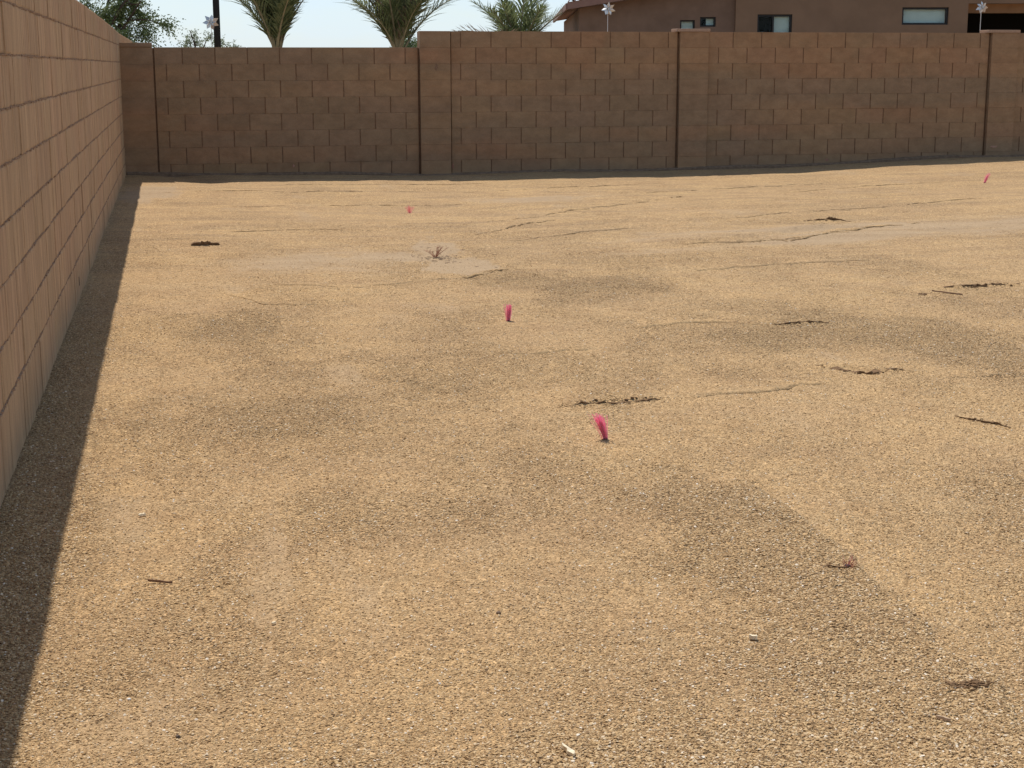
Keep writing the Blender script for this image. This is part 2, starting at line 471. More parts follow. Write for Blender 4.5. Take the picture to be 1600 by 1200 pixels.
# loose gravel: real grains on the near ground
def gravel(name, count, y0, y1, smin, smax, seed, thr=None, cols=None, power=1.0):
    r = np.random.default_rng(seed)
    # density falls with distance: sample y with pdf ~ 1/y^power over a fan
    n = int(count * 1.6)
    yy = y0 * (y1 / y0) ** r.random(n)
    uu = r.uniform(-.36, .62, n)
    xx = uu * yy
    keep = xx > (-.634 - .0546 * yy + .015)
    xx, yy = xx[keep], yy[keep]
    d, c = masks(xx, yy)
    p = np.clip(.60 + .45 * c - .40 * d, .12, 1)
    k = r.random(len(xx)) < p
    xx, yy, c = xx[k][:count], yy[k][:count], c[k][:count]
    zz = height(xx, yy)
    sz = (smin + (smax - smin) * r.random(len(xx)) ** 2.6) * (.9 + .25 * c)
    zz = zz + sz * .12
    pm = bpy.data.meshes.new(name)
    pm.vertices.add(len(xx)); pm.vertices.foreach_set('co', np.stack([xx, yy, zz], -1).astype(np.float32).ravel())
    a = pm.attributes.new('size', 'FLOAT', 'POINT'); a.data.foreach_set('value', sz.astype(np.float32))
    ro = pm.attributes.new('rot', 'FLOAT_VECTOR', 'POINT'); ro.data.foreach_set('vector', (r.normal(0, 1, (len(xx), 3)) * [.28, .28, 0] + r.uniform(0, 6.28, (len(xx), 3)) * [0, 0, 1]).astype(np.float32).ravel())
    o = link(name, pm)
    gt = bpy.data.node_groups.new(name, 'GeometryNodeTree')
    gt.interface.new_socket('Geometry', in_out='INPUT', socket_type='NodeSocketGeometry')
    gt.interface.new_socket('Geometry', in_out='OUTPUT', socket_type='NodeSocketGeometry')
    gi = gt.nodes.new('NodeGroupInput'); go = gt.nodes.new('NodeGroupOutput')
    m2p = gt.nodes.new('GeometryNodeMeshToPoints')
    ico = gt.nodes.new('GeometryNodeMeshIcoSphere'); ico.inputs['Radius'].default_value = 0.5; ico.inputs['Subdivisions'].default_value = 1
    sp = gt.nodes.new('GeometryNodeSetPosition')
    rv = gt.nodes.new('FunctionNodeRandomValue'); rv.data_type = 'FLOAT_VECTOR'
    rv.inputs[0].default_value = (-.16, -.16, -.16); rv.inputs[1].default_value = (.16, .16, .16)
    tr = gt.nodes.new('GeometryNodeTransform'); tr.inputs['Scale'].default_value = (1.35, .9, .48)
    sm = gt.nodes.new('GeometryNodeSetMaterial'); sm.inputs['Material'].default_value = M_grain
    iop = gt.nodes.new('GeometryNodeInstanceOnPoints')
    na = gt.nodes.new('GeometryNodeInputNamedAttribute'); na.data_type = 'FLOAT'; na.inputs['Name'].default_value = 'size'
    nb = gt.nodes.new('GeometryNodeInputNamedAttribute'); nb.data_type = 'FLOAT_VECTOR'; nb.inputs['Name'].default_value = 'rot'
    e2r = gt.nodes.new('FunctionNodeEulerToRotation')
    K = gt.links.new
    K(gi.outputs[0], m2p.inputs['Mesh']); K(m2p.outputs[0], iop.inputs['Points'])
    K(ico.outputs['Mesh'], sp.inputs['Geometry']); K(rv.outputs[0], sp.inputs['Offset'])
    K(sp.outputs[0], tr.inputs['Geometry']); K(tr.outputs[0], sm.inputs['Geometry']); K(sm.outputs[0], iop.inputs['Instance'])
    K(na.outputs['Attribute'], iop.inputs['Scale']); K(nb.outputs['Attribute'], e2r.inputs[0]); K(e2r.outputs[0], iop.inputs['Rotation'])
    K(iop.outputs[0], go.inputs[0])
    md = o.modifiers.new('grains', 'NODES'); md.node_group = gt
    return o

def grain_material():
    mt, t, b = newmat('gravel_grain', 0.9, 0.2)
    oi = N(t, 'ShaderNodeObjectInfo')
    r = ramp(t, [(0, (.18, .11, .06)), (.09, (.33, .212, .108)), (.35, (.475, .312, .155)), (.6, (.545, .372, .188)), (.82, (.60, .430, .240)), (.95, (.62, .478, .310)), (1, (.84, .75, .62))], oi.outputs['Random'])
    t.links.new(r.outputs[0], b.inputs['Base Color'])
    return mt
M_grain = grain_material()
tag(gravel('gravel', 480000, 2.45, 14.0, .0028, .0080, 5), kind='stuff')

# crumbly soil lumps along the erosion lips (real little clods), coloured dark for the lips' shadow
M_clod = simple('shade_dark_soil', (0.19, 0.115, 0.062), 0.95, 0.1, 60, 0.35, bump=0.004)
RB = {'s': []}
def ribbon(mb, pts, hgt, seed, reach=.16, wob=.02, over=.35):
    """a broken lip of crusted soil: ragged upright face towards the viewer, easing back into the ground"""
    P = np.array(pts, float); sg = np.hypot(*(P[1:] - P[:-1]).T); cum = np.concatenate([[0], np.cumsum(sg)]); tot = cum[-1]
    n = max(10, int(tot / .011)); sv = np.linspace(0, tot, n)
    x = np.interp(sv, cum, P[:, 0]); y = np.interp(sv, cum, P[:, 1])
    zz = sv * 0
    y = y + wob * fbm(sv / .11 + seed * 3.1, zz, seed + 100, 4) + wob * .35 * fbm(sv / .02, zz, seed + 120, 2)
    env = np.sin(np.pi * np.clip(sv / tot, 0, 1)) ** .8
    rg = np.clip(.38 + 1.1 * fbm(sv / .10 + seed, zz, seed + 140, 4) + .5 * fbm(sv / .015, zz, seed + 160, 2), .02, 1.6)
    h = hgt * env * rg
    zg = height(x, y); zb = height(x, y + reach)
    b = len(mb.v)
    for k in range(n):
        mb.v += [(x[k], y[k] + .004, zg[k] - .01), (x[k], y[k] - over * h[k], zg[k] + h[k] * .55), (x[k], y[k] - over * h[k] * .6, zg[k] + h[k]),
                 (x[k], y[k] + reach * .35, zg[k] * .65 + zb[k] * .35 + h[k] * .45), (x[k], y[k] + reach, zb[k] - .006)]
    for k in range(n - 1):
        for q_ in range(4):
            mb.f.append((b + k*5 + q_, b + (k+1)*5 + q_, b + (k+1)*5 + q_ + 1, b + k*5 + q_ + 1))

def clod_ridge(name, pts, hgt, label, seed, n=26, wid=1.0, rib=1.0):
    r = random.Random(seed)
    mb = MB()
    if rib: ribbon(mb, pts, hgt * rib * 1.3, seed, reach=hgt * 6)
    P = [Vector((*p, 0)) for p in pts]
    seg = [(P[i+1] - P[i]).length for i in range(len(P)-1)]; tot = sum(seg)
    for k in range(n):
        s = tot * (k + r.random() * .8) / n; i = 0
        while i < len(seg) - 1 and s > seg[i]: s -= seg[i]; i += 1
        p = P[i].lerp(P[i+1], min(1, s / seg[i]))
        t = (k + .5) / n; env = math.sin(math.pi * t) ** .7
        h = hgt * (.15 + .75 * r.random() ** 2) * (.15 + env)
        x = p.x + r.uniform(-.01, .01); y = p.y + r.gauss(0, .014) * wid
        z = z_at(x, y) - h * .3
        b = len(mb.v); w = h * r.uniform(.8, 1.5); dd = h * r.uniform(.5, 1.0)
        base = [(-w, -dd * .3), (0, -dd * .9), (w, -dd * .2), (w * .7, dd), (-w * .8, dd * .8)]
        for bx, by in base: mb.v.append((x + bx * r.uniform(.8, 1.2), y + by, z))
        for bx, by in base: mb.v.append((x + bx * r.uniform(.5, .9), y + by * .7 - .2 * h, z + h * r.uniform(.6, 1.1)))
        mb.f += [(b+4, b+3, b+2, b+1, b), (b+5, b+6, b+7, b+8, b+9)] + [(b+j, b+(j+1) % 5, b+5+(j+1) % 5, b+5+j) for j in range(5)]
    o = mb.build(name, M_clod)
    tag(o, label, 'dirt clods', 'dark crumbled soil ridges', 'stuff')
    return o
# the many faint raked edges and tyre marks of the graded soil
mb = MB()
RID = [((1.75, 12.9), (2.1, 13.4), (2.6, 13.9), .007), ((2.0, 13.9), (3.0, 15.0), (4.4, 16.0), .009), ((1.9, 12.3), (2.6, 12.9), (3.4, 13.2), .007),
       ((-.4, 15.6), (.8, 15.7), (2.0, 15.9), .006), ((-.9, 17.2), (.3, 17.3), (1.7, 17.4), .007), ((2.2, 17.3), (3.4, 17.6), (4.8, 18.0), .007),
       ((4.2, 12.1), (4.9, 12.6), (5.8, 13.1), .013), ((3.3, 12.0), (4.2, 12.2), (4.9, 12.5), .007), ((5.5, 14.5), (6.6, 14.9), (7.6, 15.2), .008),
       ((-.35, 13.3), (-.1, 13.35), (.25, 13.4), .011), ((-.1, 13.4), (.4, 13.4), (.9, 13.3), .006), ((1.05, 10.3), (1.35, 10.35), (1.72, 10.75), .012),
       ((.0, 10.1), (.5, 9.9), (1.0, 10.2), .005), ((-.25, 9.7), (-.05, 9.3), (.3, 9.25), .005), ((2.0, 8.2), (2.4, 8.3), (2.8, 8.2), .004),
       ((1.8, 6.42), (2.2, 6.5), (2.5, 6.6), .006), ((3.1, 6.62), (3.4, 6.6), (3.8, 6.68), .007), ((1.1, 7.6), (1.35, 7.55), (1.6, 7.6), .003),
       ((5.6, 16.4), (7.0, 17.0), (8.4, 17.3), .009),
       ((3.6, 16.6), (5.2, 17.2), (6.6, 17.5), .008), ((.2, 18.1), (1.5, 18.2), (2.9, 18.25), .007), ((6.4, 11.6), (7.0, 11.9), (7.7, 12.2), .007),
       ((-1.3, 17.0), (-1.1, 17.1), (-.8, 17.1), .008), ((3.0, 10.5), (3.7, 10.7), (4.4, 10.8), .004), ((4.4, 14.0), (5.0, 14.3), (5.9, 14.5), .006)]
for k, (a, b, c, h_) in enumerate(RID): ribbon(mb, (a, b, c), h_ * (.68 if b[1] > 9 else .62), 200 + k, reach=.22, wob=.05, over=.1)
o = mb.build('soil_ridges', M_ground, None, True); tag(o, kind='stuff')
clod_ridge('dirt_crumbs', [(1.22, 6.29), (1.45, 6.31), (1.68, 6.36)], .009, 'thin dark line of crumbled soil just behind the nearest tall pink whisker tuft', 1, 60)
clod_ridge('dirt_crumbs', [(2.60, 6.98), (2.70, 6.84), (2.78, 6.75), (2.86, 6.80), (2.97, 6.79)], .012, 'jagged dark curve of crumbled soil on the right middle of the gravel', 2, 46)
clod_ridge('dirt_crumbs', [(4.30, 9.30), (4.55, 9.33), (4.88, 9.38)], .017, 'dark soil ridge with pointed middle near the right picture edge', 3, 40)
clod_ridge('dirt_crumbs', [(-.60, 12.29), (-.50, 12.30), (-.38, 12.31)], .030, 'short dark pointed soil mound near the left wall shadow', 4, 16)
clod_ridge('dirt_crumbs', [(2.79, 5.86), (2.84, 5.79), (2.95, 5.66)], .009, 'small dark soil crumbs trailing right at the right picture edge', 5, 24)
clod_ridge('dirt_crumbs', [(1.55, 3.22), (1.60, 3.20), (1.66, 3.215)], .0115, 'compact heap of dark soil crumbs in the lower right corner', 6, 160, .75)
clod_ridge('dirt_crumbs', [(2.78, 8.15), (2.95, 8.17), (3.1, 8.15)], .009, 'faint thin line of soil crumbs right of the middle whisker tuft', 7, 26)
clod_ridge('dirt_crumbs', [(4.75, 13.30), (5.0, 13.34), (5.25, 13.36)], .016, 'scatter of dark crumbs in the grey patch near the back wall', 8, 18, 3)
clod_ridge('dirt_crumbs', [(1.60, 3.60), (1.64, 3.62), (1.70, 3.52)], .006, 'tiny dark crumbs on the edge of the coarse gravel, lower right', 9, 22, 1.5)

# ------------------------------------------------------------------ block walls
C = .2032
def flat_block_mesh(name, w, h=C, dep=.150, seed=0, jz=.0015):
    """block with chamfered face edges; face at y=0 looking to -y, x from 0 to w"""
    r = random.Random(seed)
    gx, gz = .0068, .0007; ch = .0014
    j = lambda: r.uniform(-jz, jz)
    x0, x1, z0, z1 = gx, w - gx, gz, h - gz
    v = [(x0 + ch, 0, z0 + ch + j()), (x1 - ch, 0, z0 + ch + j()), (x1 - ch, 0, z1 - ch + j()), (x0 + ch, 0, z1 - ch + j()),
         (x0, ch, z0), (x1, ch, z0), (x1, ch, z1), (x0, ch, z1),
         (x0, dep, z0), (x1, dep, z0), (x1, dep, z1), (x0, dep, z1)]
    f = [(0, 1, 2, 3), (4, 5, 1, 0), (5, 6, 2, 1), (6, 7, 3, 2), (7, 4, 0, 3), (8, 9, 5, 4), (9, 10, 6, 5), (10, 11, 7, 6), (11, 8, 4, 7), (11, 10, 9, 8)]
    mb = MB(); mb.v = v; mb.f = f
    return mb.mesh(name)

BACK_T = 0.0780
back = empty('block_wall', (0, 19.755, 0), BACK_T)
tag(back, 'brown concrete block wall with pillars closing the far end of the yard, stepped down at left', 'wall')
TOP = 1.902
_cache = {}
def fb(w, h=C, var=0):
    k = (round(w, 3), round(h, 3), var)
    if k not in _cache:
        _cache[k] = flat_block_mesh('block', w, h, seed=hash(k) & 0xffff)
        _cache[k].materials.append(M_block_back)
    return _cache[k]

def back_panel(s0, s1, top_row, j0, sp, par, yoff=0.0):
    """s0..s1 panel extent; joints of rows with parity par at j0 + sp*i, others shifted by half"""
    for row in range(top_row, 10):
        zt = TOP - row * C
        off = j0 if (row % 2) == par else j0 - sp / 2
        k0 = math.floor((s0 - off) / sp)
        edges = [s0] + [off + sp * i for i in range(k0, k0 + 60) if s0 + .04 < off + sp * i < s1 - .04] + [s1]
        for a, b in zip(edges[:-1], edges[1:]):
            o = link('block', fb(b - a, C, random.randrange(2)), None, back)
            o.location = (a, yoff + random.uniform(-.0018, .0018), zt - C + random.uniform(-.0006, .0006))
    mbc = MB(); mbc.box(s0 + .004, s1 - .004, yoff + .009, yoff + .141, -.35, TOP - top_row * C - .006)
    mbc.build('mortar', M_mortar_back, back)

PILL = [(-1.725, -1.318, 1, -.045), (1.972, 2.378, 0, -.045), (5.449, 5.862, 0, -.045), (10.003, 10.425, 0, -.045), (14.5, 14.91, 0, -.045)]
for i, (a, b, tr, yo) in enumerate(PILL):
    e = empty('pillar', (0, 0, 0), 0, back)
    for row in range(tr, 10):
        o = link('block', fb(b - a, C, 5), None, e)
        o.location = (a, yo + random.uniform(-.002, .002), TOP - (row + 1) * C)
    mbc = MB(); mbc.box(a + .008, b - .008, yo + .008, .16, -.35, TOP - tr * C - .006); mbc.box(a - .034, a + .007, .030, .125, -.35, TOP - (1 if i < 2 else 0) * C - .008); mbc.box(b - .007, b + .034, .022, .125, -.35, TOP - tr * C - .008)
    mbc.build('mortar', M_mortar_back, e)
back_panel(-1.310, 1.962, 1, -.970, .395, 1)
back_panel(2.382, 5.437, 0, 2.511, .399, 0)
back_panel(5.866, 9.991, 0, 6.212, .4045, 0)
back_panel(10.429, 14.49, 0, 10.75, .4045, 0)
back_panel(14.92, 18.5, 0, 15.2, .4045, 0)
for a, b, zz, th, o0 in ((-1.735, -1.325, TOP - C, .052, 0), (5.405, 5.868, TOP, .040, 1), (9.940, 10.430, TOP, .040, 2), (14.45, 14.92, TOP, .04, 3)):
    mbc = MB(); mbc.box(a, b, -.058, .19, zz + .001, zz + th)
    o = mbc.build('cap', M_cap if o0 else M_block_back, back)
    bv = o.modifiers.new('bevel', 'BEVEL'); bv.width = .005; bv.segments = 2
# exposed strip of footing at the base
mbc = MB()
xs = np.linspace(-1.7, 18.4, 160)
for i in range(len(xs) - 1):
    a, b = xs[i], xs[i + 1]
    ya, yb = 19.755 + a * math.sin(BACK_T) - .03, 19.755 + b * math.sin(BACK_T) - .03
    def fz(s, y): return float(grade(np.array([s]), np.array([y]))[0])
    za = fz(a, ya) + .028 + .010 * math.sin(a * 2.3) + random.uniform(-.004, .004)
    if i == 0: zprev = za
    j = len(mbc.v)
    mbc.v += [(a, -.062, -.3), (b, -.062, -.3), (b, -.062, za - .018), (a, -.062, zprev - .018), (b, -.046, za), (a, -.046, zprev), (b, .05, za), (a, .05, zprev)]
    mbc.f += [(j, j+1, j+2, j+3), (j+3, j+2, j+4, j+5), (j+5, j+4, j+6, j+7)]
    zprev = za
mbc.build('footing', M_footing, back)

# pinkish mortar splotches and a dark drip, as thin real patches of material
def splotch(x, z, w, h, col, nm, seed, y=-.0475, rough=.9):
    r = random.Random(seed); mbx = MB(); n = 14
    pts = []
    for k in range(n):
        a = 2 * math.pi * k / n; q_ = r.uniform(.55, 1.0)
        pts.append((x + w / 2 * math.cos(a) * q_, z + h / 2 * math.sin(a) * q_))
    mbx.v = [(p[0], y, p[1]) for p in pts] + [(p[0], y + .004, p[1]) for p in pts]
    mbx.f = [tuple(range(n))] + [(k, (k+1) % n, n + (k+1) % n, n + k) for k in range(n)]
    return mbx.build(nm, simple(nm + '_paint', col, rough, .1, 60, .25), back)
splotch(10.13, .345, .15, .035, (.42, .24, .17), 'paint_mark', 1)
splotch(.35, .235, .03, .05, (.40, .22, .16), 'paint_mark', 2, y=-.0035)
splotch(2.40, .20, .035, .08, (.33, .16, .11), 'paint_mark', 3, y=-.0035)
splotch(7.63, .20, .06, .05, (.33, .17, .12), 'paint_mark', 4, y=-.0035)
splotch(2.187, 1.452, .045, .10, (.21, .13, .085), 'stain', 5, y=-.0485)

# ------------------------------------------------------------------ side wall (scored blocks)
TOPS = 1.927
side = empty('block_wall', (-.634, 0, 0), .0546)
tag(side, 'tan scored concrete block wall with grey mortar running along the left side of the yard', 'wall')

def scored_mesh(seed, w, h=C):
    """face looks to +x; length along y 0..w, height z 0..h, with upright scores of uneven width"""
    r = random.Random(seed)
    mb = MB()
    gy, gz = .0045, .0035
    cuts = [gy]
    y = gy
    while True:
        y += r.choice([.035, .06, .09, .12, .16, .2]) * r.uniform(.8, 1.2)
        if y > w - .035: break
        cuts.append(y)
    cuts.append(w - gy)
    prof = []
    for a, b in zip(cuts[:-1], cuts[1:]):
        d = r.uniform(-.0016, .0010)
        prof += [(a + .0014, d), (b - .0014, d + r.uniform(-.001, .001))]
        if b < w - gy - 1e-6: prof.append((b, -.0018 - r.random() ** 2 * .006))
    prof = [(gy, -.005)] + prof + [(w - gy, -.005)]
    zs = [gz, gz + .010, h * .35, h * .68, h - gz - .010, h - gz]
    n = len(prof); b0 = 0
    for zi, z in enumerate(zs):
        for k, (yy, d) in enumerate(prof):
            dd = d + r.uniform(-.0006, .0006); zz = z
            if zi in (0, len(zs) - 1):
                dd -= r.uniform(.001, .004); zz = z + r.uniform(-.003, .003)
            mb.v.append((dd, yy + (r.uniform(-.002, .002) if 0 < k < n - 1 else 0) * .5, zz))
    for i in range(len(zs) - 1):
        for k in range(n - 1):
            mb.f.append((i*n+k, i*n+k+1, (i+1)*n+k+1, (i+1)*n+k))
    # back box
    j = len(mb.v)
    mb.v += [(-.145, gy, gz), (-.145, w - gy, gz), (-.145, w - gy, h - gz), (-.145, gy, h - gz)]
    top = [(len(zs)-1)*n + k for k in range(n)]
    mb.f += [(j, j+1, j+2, j+3), tuple([j] + list(range(n - 1, -1, -1))[::-1] + [j+1])[::1], tuple([j+3] + top + [j+2]),
             tuple([j] + [i*n for i in range(len(zs))] + [j+3]), tuple([j+1] + [i*n + n-1 for i in range(len(zs))] + [j+2])]
    me = mb.mesh('block'); me.materials.append(M_block_side)
    return me
SM = [scored_mesh(100 + i, .4064) for i in range(14)]
half = [scored_mesh(200 + i, .2032) for i in range(2)]

def to_px(p):
    d = Vector(p) - Vector((0, 0, EYE))
    k = d.dot(_f)
    if k < .1: return None
    return 800 + F_PX * d.dot(_r) / k, 600 - F_PX * d.dot(_u) / k
cand = []
ct, st = math.cos(.0546), math.sin(.0546)
for row in range(0, 9):
    for i in range(-14, 64):
        y = i * .4064 + (.2032 if row % 2 else 0.06)
        z = TOPS - (row + 1) * C
        pass
        w0 = (-.634 - st * (y + .2), ct * (y + .2), z + .1)
        a = to_px((-.634 - st * (y + .40), ct * (y + .40), z + .03)) if y > .5 else None
        vis = a is not None and a[0] > -12 and 0 < y < 20.2 and a[1] > -40
        cand.append((not vis, abs(y), row, y, z))
cand.sort()
rest = MB(); rest_bm = bmesh.new(); nsep = 0
for k, (inv_, _, row, y, z) in enumerate(cand):
    me_b = SM[(row * 5 + int((y + 20) / .4064) * 3 + random.randrange(3)) % len(SM)]
    x = random.uniform(-.003, .003)
    sc = 1.0
    if row == 8: sc = 1.8; z -= C * .8
    if row == 0 and y > 12: sc = 1 - .30 * ((min(y, 20) - 12) / 8) ** 1.4
    if not inv_ and nsep < 300:
        o = link('block', me_b, None, side); o.location = (x, y, z); o.scale = (1, 1, sc); nsep += 1
    else:
        n0 = len(rest_bm.verts)
        rest_bm.from_mesh(me_b)
        rest_bm.verts.ensure_lookup_table()
        for v in rest_bm.verts[n0:]:
            v.co = Vector((v.co.x + x, v.co.y + y, v.co.z * sc + z))
mr = bpy.data.meshes.new('block_rows'); rest_bm.to_mesh(mr); rest_bm.free()
o = link('block_rows', mr, M_block_side, side); tag(o, kind='stuff')
# mortar core with a slightly wavy, squeezed-out face
mbc = MB()
mbc.box(-.14, -.0085, -5.6, 12.2, -.4, TOPS - .008)
mbc.box(-.14, -.0085, 12.2, 26.3, -.4, TOPS - .075)
mbc.build('mortar', M_mortar_side, side)
# squeezed bed joints: irregular beads
r = random.Random(3)
bead = MB()
for row in range(1, 9):
    z = TOPS - row * C
    y = 1.0
    while y < 20.4:
        ln = r.uniform(.015, .07)
        if z > .0068 * y - .02:
            h_ = r.uniform(.0040, .0085); x_ = r.uniform(-.0020, .0045)
            zc = z + r.uniform(-.0025, .0025)
            b = len(bead.v)
            z2 = zc + r.uniform(-.002, .002)
            bead.v += [(-.012, y, zc - h_), (x_, y + .01, zc - h_ * .4), (x_, y + .01, zc + h_ * .5), (-.012, y, zc + h_),
                       (-.012, y + ln, z2 - h_), (x_ + r.uniform(-.002, .002), y + ln - .01, z2 - h_ * .4), (x_, y + ln - .01, z2 + h_ * .5), (-.012, y + ln, z2 + h_)]
            bead.f += [(b, b+1, b+5, b+4), (b+1, b+2, b+6, b+5), (b+2, b+3, b+7, b+6), (b, b+3, b+2, b+1), (b+4, b+5, b+6, b+7)]
        y += ln * r.uniform(.8, 1.3)
o = bead.build('mortar_bead', simple('bead_mortar', (.31, .205, .135), .95, .1, 60, .35, bump=.006), side); tag(o, kind='stuff')
# small weep hole/chip low on the wall: solid box, inner shade painted near-black
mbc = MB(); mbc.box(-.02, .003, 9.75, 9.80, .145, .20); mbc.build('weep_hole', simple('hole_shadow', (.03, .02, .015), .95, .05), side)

def leafmat(name, c1, c2, trans=.35, nscale=5):
    mt, t, b = newmat(name, .6, .3)
    g_ = N(t, 'ShaderNodeNewGeometry')
    n_ = noise(t, g_.outputs['Position'], nscale, 3, .6)
    c = ramp(t, [(.32, c1), (.68, c2)], n_).outputs[0]
    t.links.new(c, b.inputs['Base Color'])
    tr = N(t, 'ShaderNodeBsdfTranslucent'); t.links.new(c, tr.inputs['Color'])
    ms = N(t, 'ShaderNodeMixShader'); ms.inputs[0].default_value = trans
    t.links.new(b.outputs[0], ms.inputs[1]); t.links.new(tr.outputs[0], ms.inputs[2])
    t.links.new(ms.outputs[0], t.nodes['Material Output'].inputs['Surface'])
    return mt
# ------------------------------------------------------------------ pink whisker markers
M_pink = leafmat('neon_pink_plastic', (1.0, 0.42, 0.58), (1.0, 0.54, 0.68), .6, 300)
M_pinkf = leafmat('faded_pink_plastic', (1.0, 0.36, 0.44), (1.0, 0.48, 0.55), .45, 300)
M_dark = simple('black_plastic_collar', (0.05, 0.02, 0.02), 0.7, 0.3)
def whisker(x, y, h, lean, spread, n, label, mat=M_pink, seed=0, curl=.3, group='pink whisker survey markers'):
    r = random.Random(seed)
    e = empty('whisker_marker', (x, y, z_at(x, y)))
    tag(e, label, 'survey marker', group)
    mb = MB()
    for i in range(n):
        a = max(-1.6, min(1.6, r.gauss(0, .6))); b = r.gauss(0, .6)
        hh = h * r.uniform(.6, 1.0)
        dx = lean * hh + spread * a * hh; dy = spread * b * hh * .8
        pts = []
        for k in range(5):
            t = k / 4
            pts.append((a * .006 + dx * (t * (1 - curl) + curl * t * t), b * .006 + dy * t, -.012 + (hh + .012) * (t - .08 * curl * t * t)))
        wd = h * .0085 + .0004
        bb = len(mb.v)
        ang = r.uniform(0, math.pi); cx, cy = math.cos(ang) * wd, math.sin(ang) * wd
        for p in pts:
            mb.v += [(p[0] - cx, p[1] - cy, p[2]), (p[0] + cx, p[1] + cy, p[2]), (p[0] + cy * .5, p[1] - cx * .5, p[2])]
        for k in range(4):
            for j in range(3):
                mb.f.append((bb + k*3 + j, bb + k*3 + (j+1) % 3, bb + (k+1)*3 + (j+1) % 3, bb + (k+1)*3 + j))
    o = mb.build('bristles', mat, e); tag(o, kind='stuff')
    c = MB(); c.tube([(0, 0, -.02), (0, 0, .004), (0, 0, .006)], [.0095, .0095, .007], 8); c.build('collar', M_dark, e)
    return e
whisker(1.279, 5.735,   .108, -.34, .20, 90, 'nearest bright pink whisker tuft leaning left in the gravel', seed=1, curl=.6)
whisker(1.336, 8.563, .100, .03, .12, 80, 'upright bright pink whisker tuft in the middle of the gravel', seed=2, curl=.1)
whisker(1.366, 14.957, .08, -.05, .5, 40, 'small faded pink whisker tuft splayed flat, farther back left of centre', M_pinkf, seed=3)
whisker(8.235, 16.89, .12, .40, .16, 40, 'small pink whisker tuft leaning right near the back wall at far right', seed=4)
# crushed one in the foreground: fallen pink bristles in soil
e = whisker(1.630, 4.064, .03, .5, 1.1, 22, 'crushed pink whisker tuft buried in dark crumbs at lower right', simple('dusty_pink', (.5, .16, .13), .8, .2), seed=5)
clod_ridge('dirt_crumbs', [(1.555, 4.085), (1.60, 4.05), (1.67, 4.06)], .0055, 'dark soil crumbs around the crushed pink marker at lower right', 11, 20, 1.2)

# ------------------------------------------------------------------ wood chips, stick, pebbles
M_chip = simple('pale_wood', (0.80, 0.68, 0.48), 0.8, 0.2, 90, .15)
M_stick = simple('weathered_wood', (0.22, 0.13, 0.08), 0.9, 0.1, 90, .3)
def chip(name, x, y, ln, wd, th, ang, mat, label, cat='wood chip', seed=0, group=None, knob=False):
    r = random.Random(seed); mb = MB(); n = 6
    prof = []
    for k in range(n + 1):
        t = k / n; w = wd * (.75 + .35 * r.random())
        if knob: w = wd * (.7 if t < .6 else 1.25 * math.sin(math.pi * (.25 + .75 * (1 - t))) + .35)
        prof.append((ln * (t - .5), w / 2 * (1 if 0 < k < n else .45), th * (.8 + .4 * r.random()), r.uniform(-.1, .1) * wd))
    for (px, hw, h_, c_) in prof:
        mb.v += [(px, c_ - hw, .0), (px, c_ + hw, .0), (px, c_ + hw * .8, h_), (px, c_ - hw * .8, h_)]
    for k in range(n):
        a = k * 4; b = a + 4
        mb.f += [(a, a+1, b+1, b), (a+1, a+2, b+2, b+1), (a+2, a+3, b+3, b+2), (a+3, a, b, b+3)]
    mb.f += [(0, 3, 2, 1), (n*4, n*4+1, n*4+2, n*4+3)]
    o = mb.build(name, mat); o.location = (x, y, z_at(x, y) + .0035); o.rotation_euler = (r.uniform(-.1, .1), r.uniform(-.1, .1), ang)
    tag(o, label, cat, group)
    return o
G = 'wood chips on the gravel'
chip('wood_chip', .602, 3.036, .046, .0105, .008, -1.15, M_chip, 'long pale club-shaped wood chip at the bottom edge', seed=1, group=G, knob=True)
chip('wood_chip', 1.194, 3.588, .021, .014, .009, -.5, M_chip, 'stubby pale wood chip right of centre', seed=2, group=G)
chip('wood_chip', 1.458, 3.033, .032, .008, .006, -.75, simple('tan_wood', (.50, .36, .24), .8, .2, 90, .15), 'slim tan wood splinter in the lower right gravel', seed=3, group=G)
chip('wood_chip', -.438, 4.965, .026, .010, .007, .6, M_chip, 'small pale chip beside the left wall shadow', seed=4, group=G)
chip('wood_chip', -.02, 3.92, .012, .007, .005, .4, M_chip, 'tiny pale chip left of centre in the foreground', seed=9, group=G)
chip('twig', -.339, 4.306, .072, .0055, .006, -.25, M_stick, 'thin straight brown twig on the gravel near the left shadow', 'twig', seed=5)
chip('twig', 4.231, 9.099, .19, .007, .007, -.55, M_stick, 'thin dark twig in front of the dark soil ridge at right', 'twig', seed=6)
chip('twig', 4.05, 9.06, .06, .010, .008, .1, M_stick, 'short dark bark piece left of the thin twig at right', 'twig', seed=7)
def pebble(x, y, s, label, col, seed):
    bm = bmesh.new(); bmesh.ops.create_icosphere(bm, subdivisions=2, radius=s / 2)
    r = random.Random(seed)
    for v in bm.verts: v.co *= r.uniform(.85, 1.12); v.co.z *= .7
    me_ = bpy.data.meshes.new('pebble'); bm.to_mesh(me_); bm.free()
    o = link('pebble', me_, simple('pebble_stone', col, .7, .3, 90, .15)); o.location = (x, y, z_at(x, y) + s * .22)
    tag(o, label, 'pebble')
pebble(-.36, 3.496, .0085, 'tiny bright white pebble in the lower left gravel', (.75, .73, .70), 1)
pebble(.372, 3.47, .008, 'tiny whitish pebble in the bottom centre gravel', (.68, .62, .55), 2)
pebble(-.24, 4.62, .007, 'pinkish white pebble near the brown twig', (.62, .50, .45), 3)
pebble(.58, 3.90, .014, 'dark brown pebble in the foreground centre', (.16, .10, .06), 4)
pebble(-.235, 3.26, .012, 'dark flat pebble near the bottom left corner', (.13, .09, .06), 5)

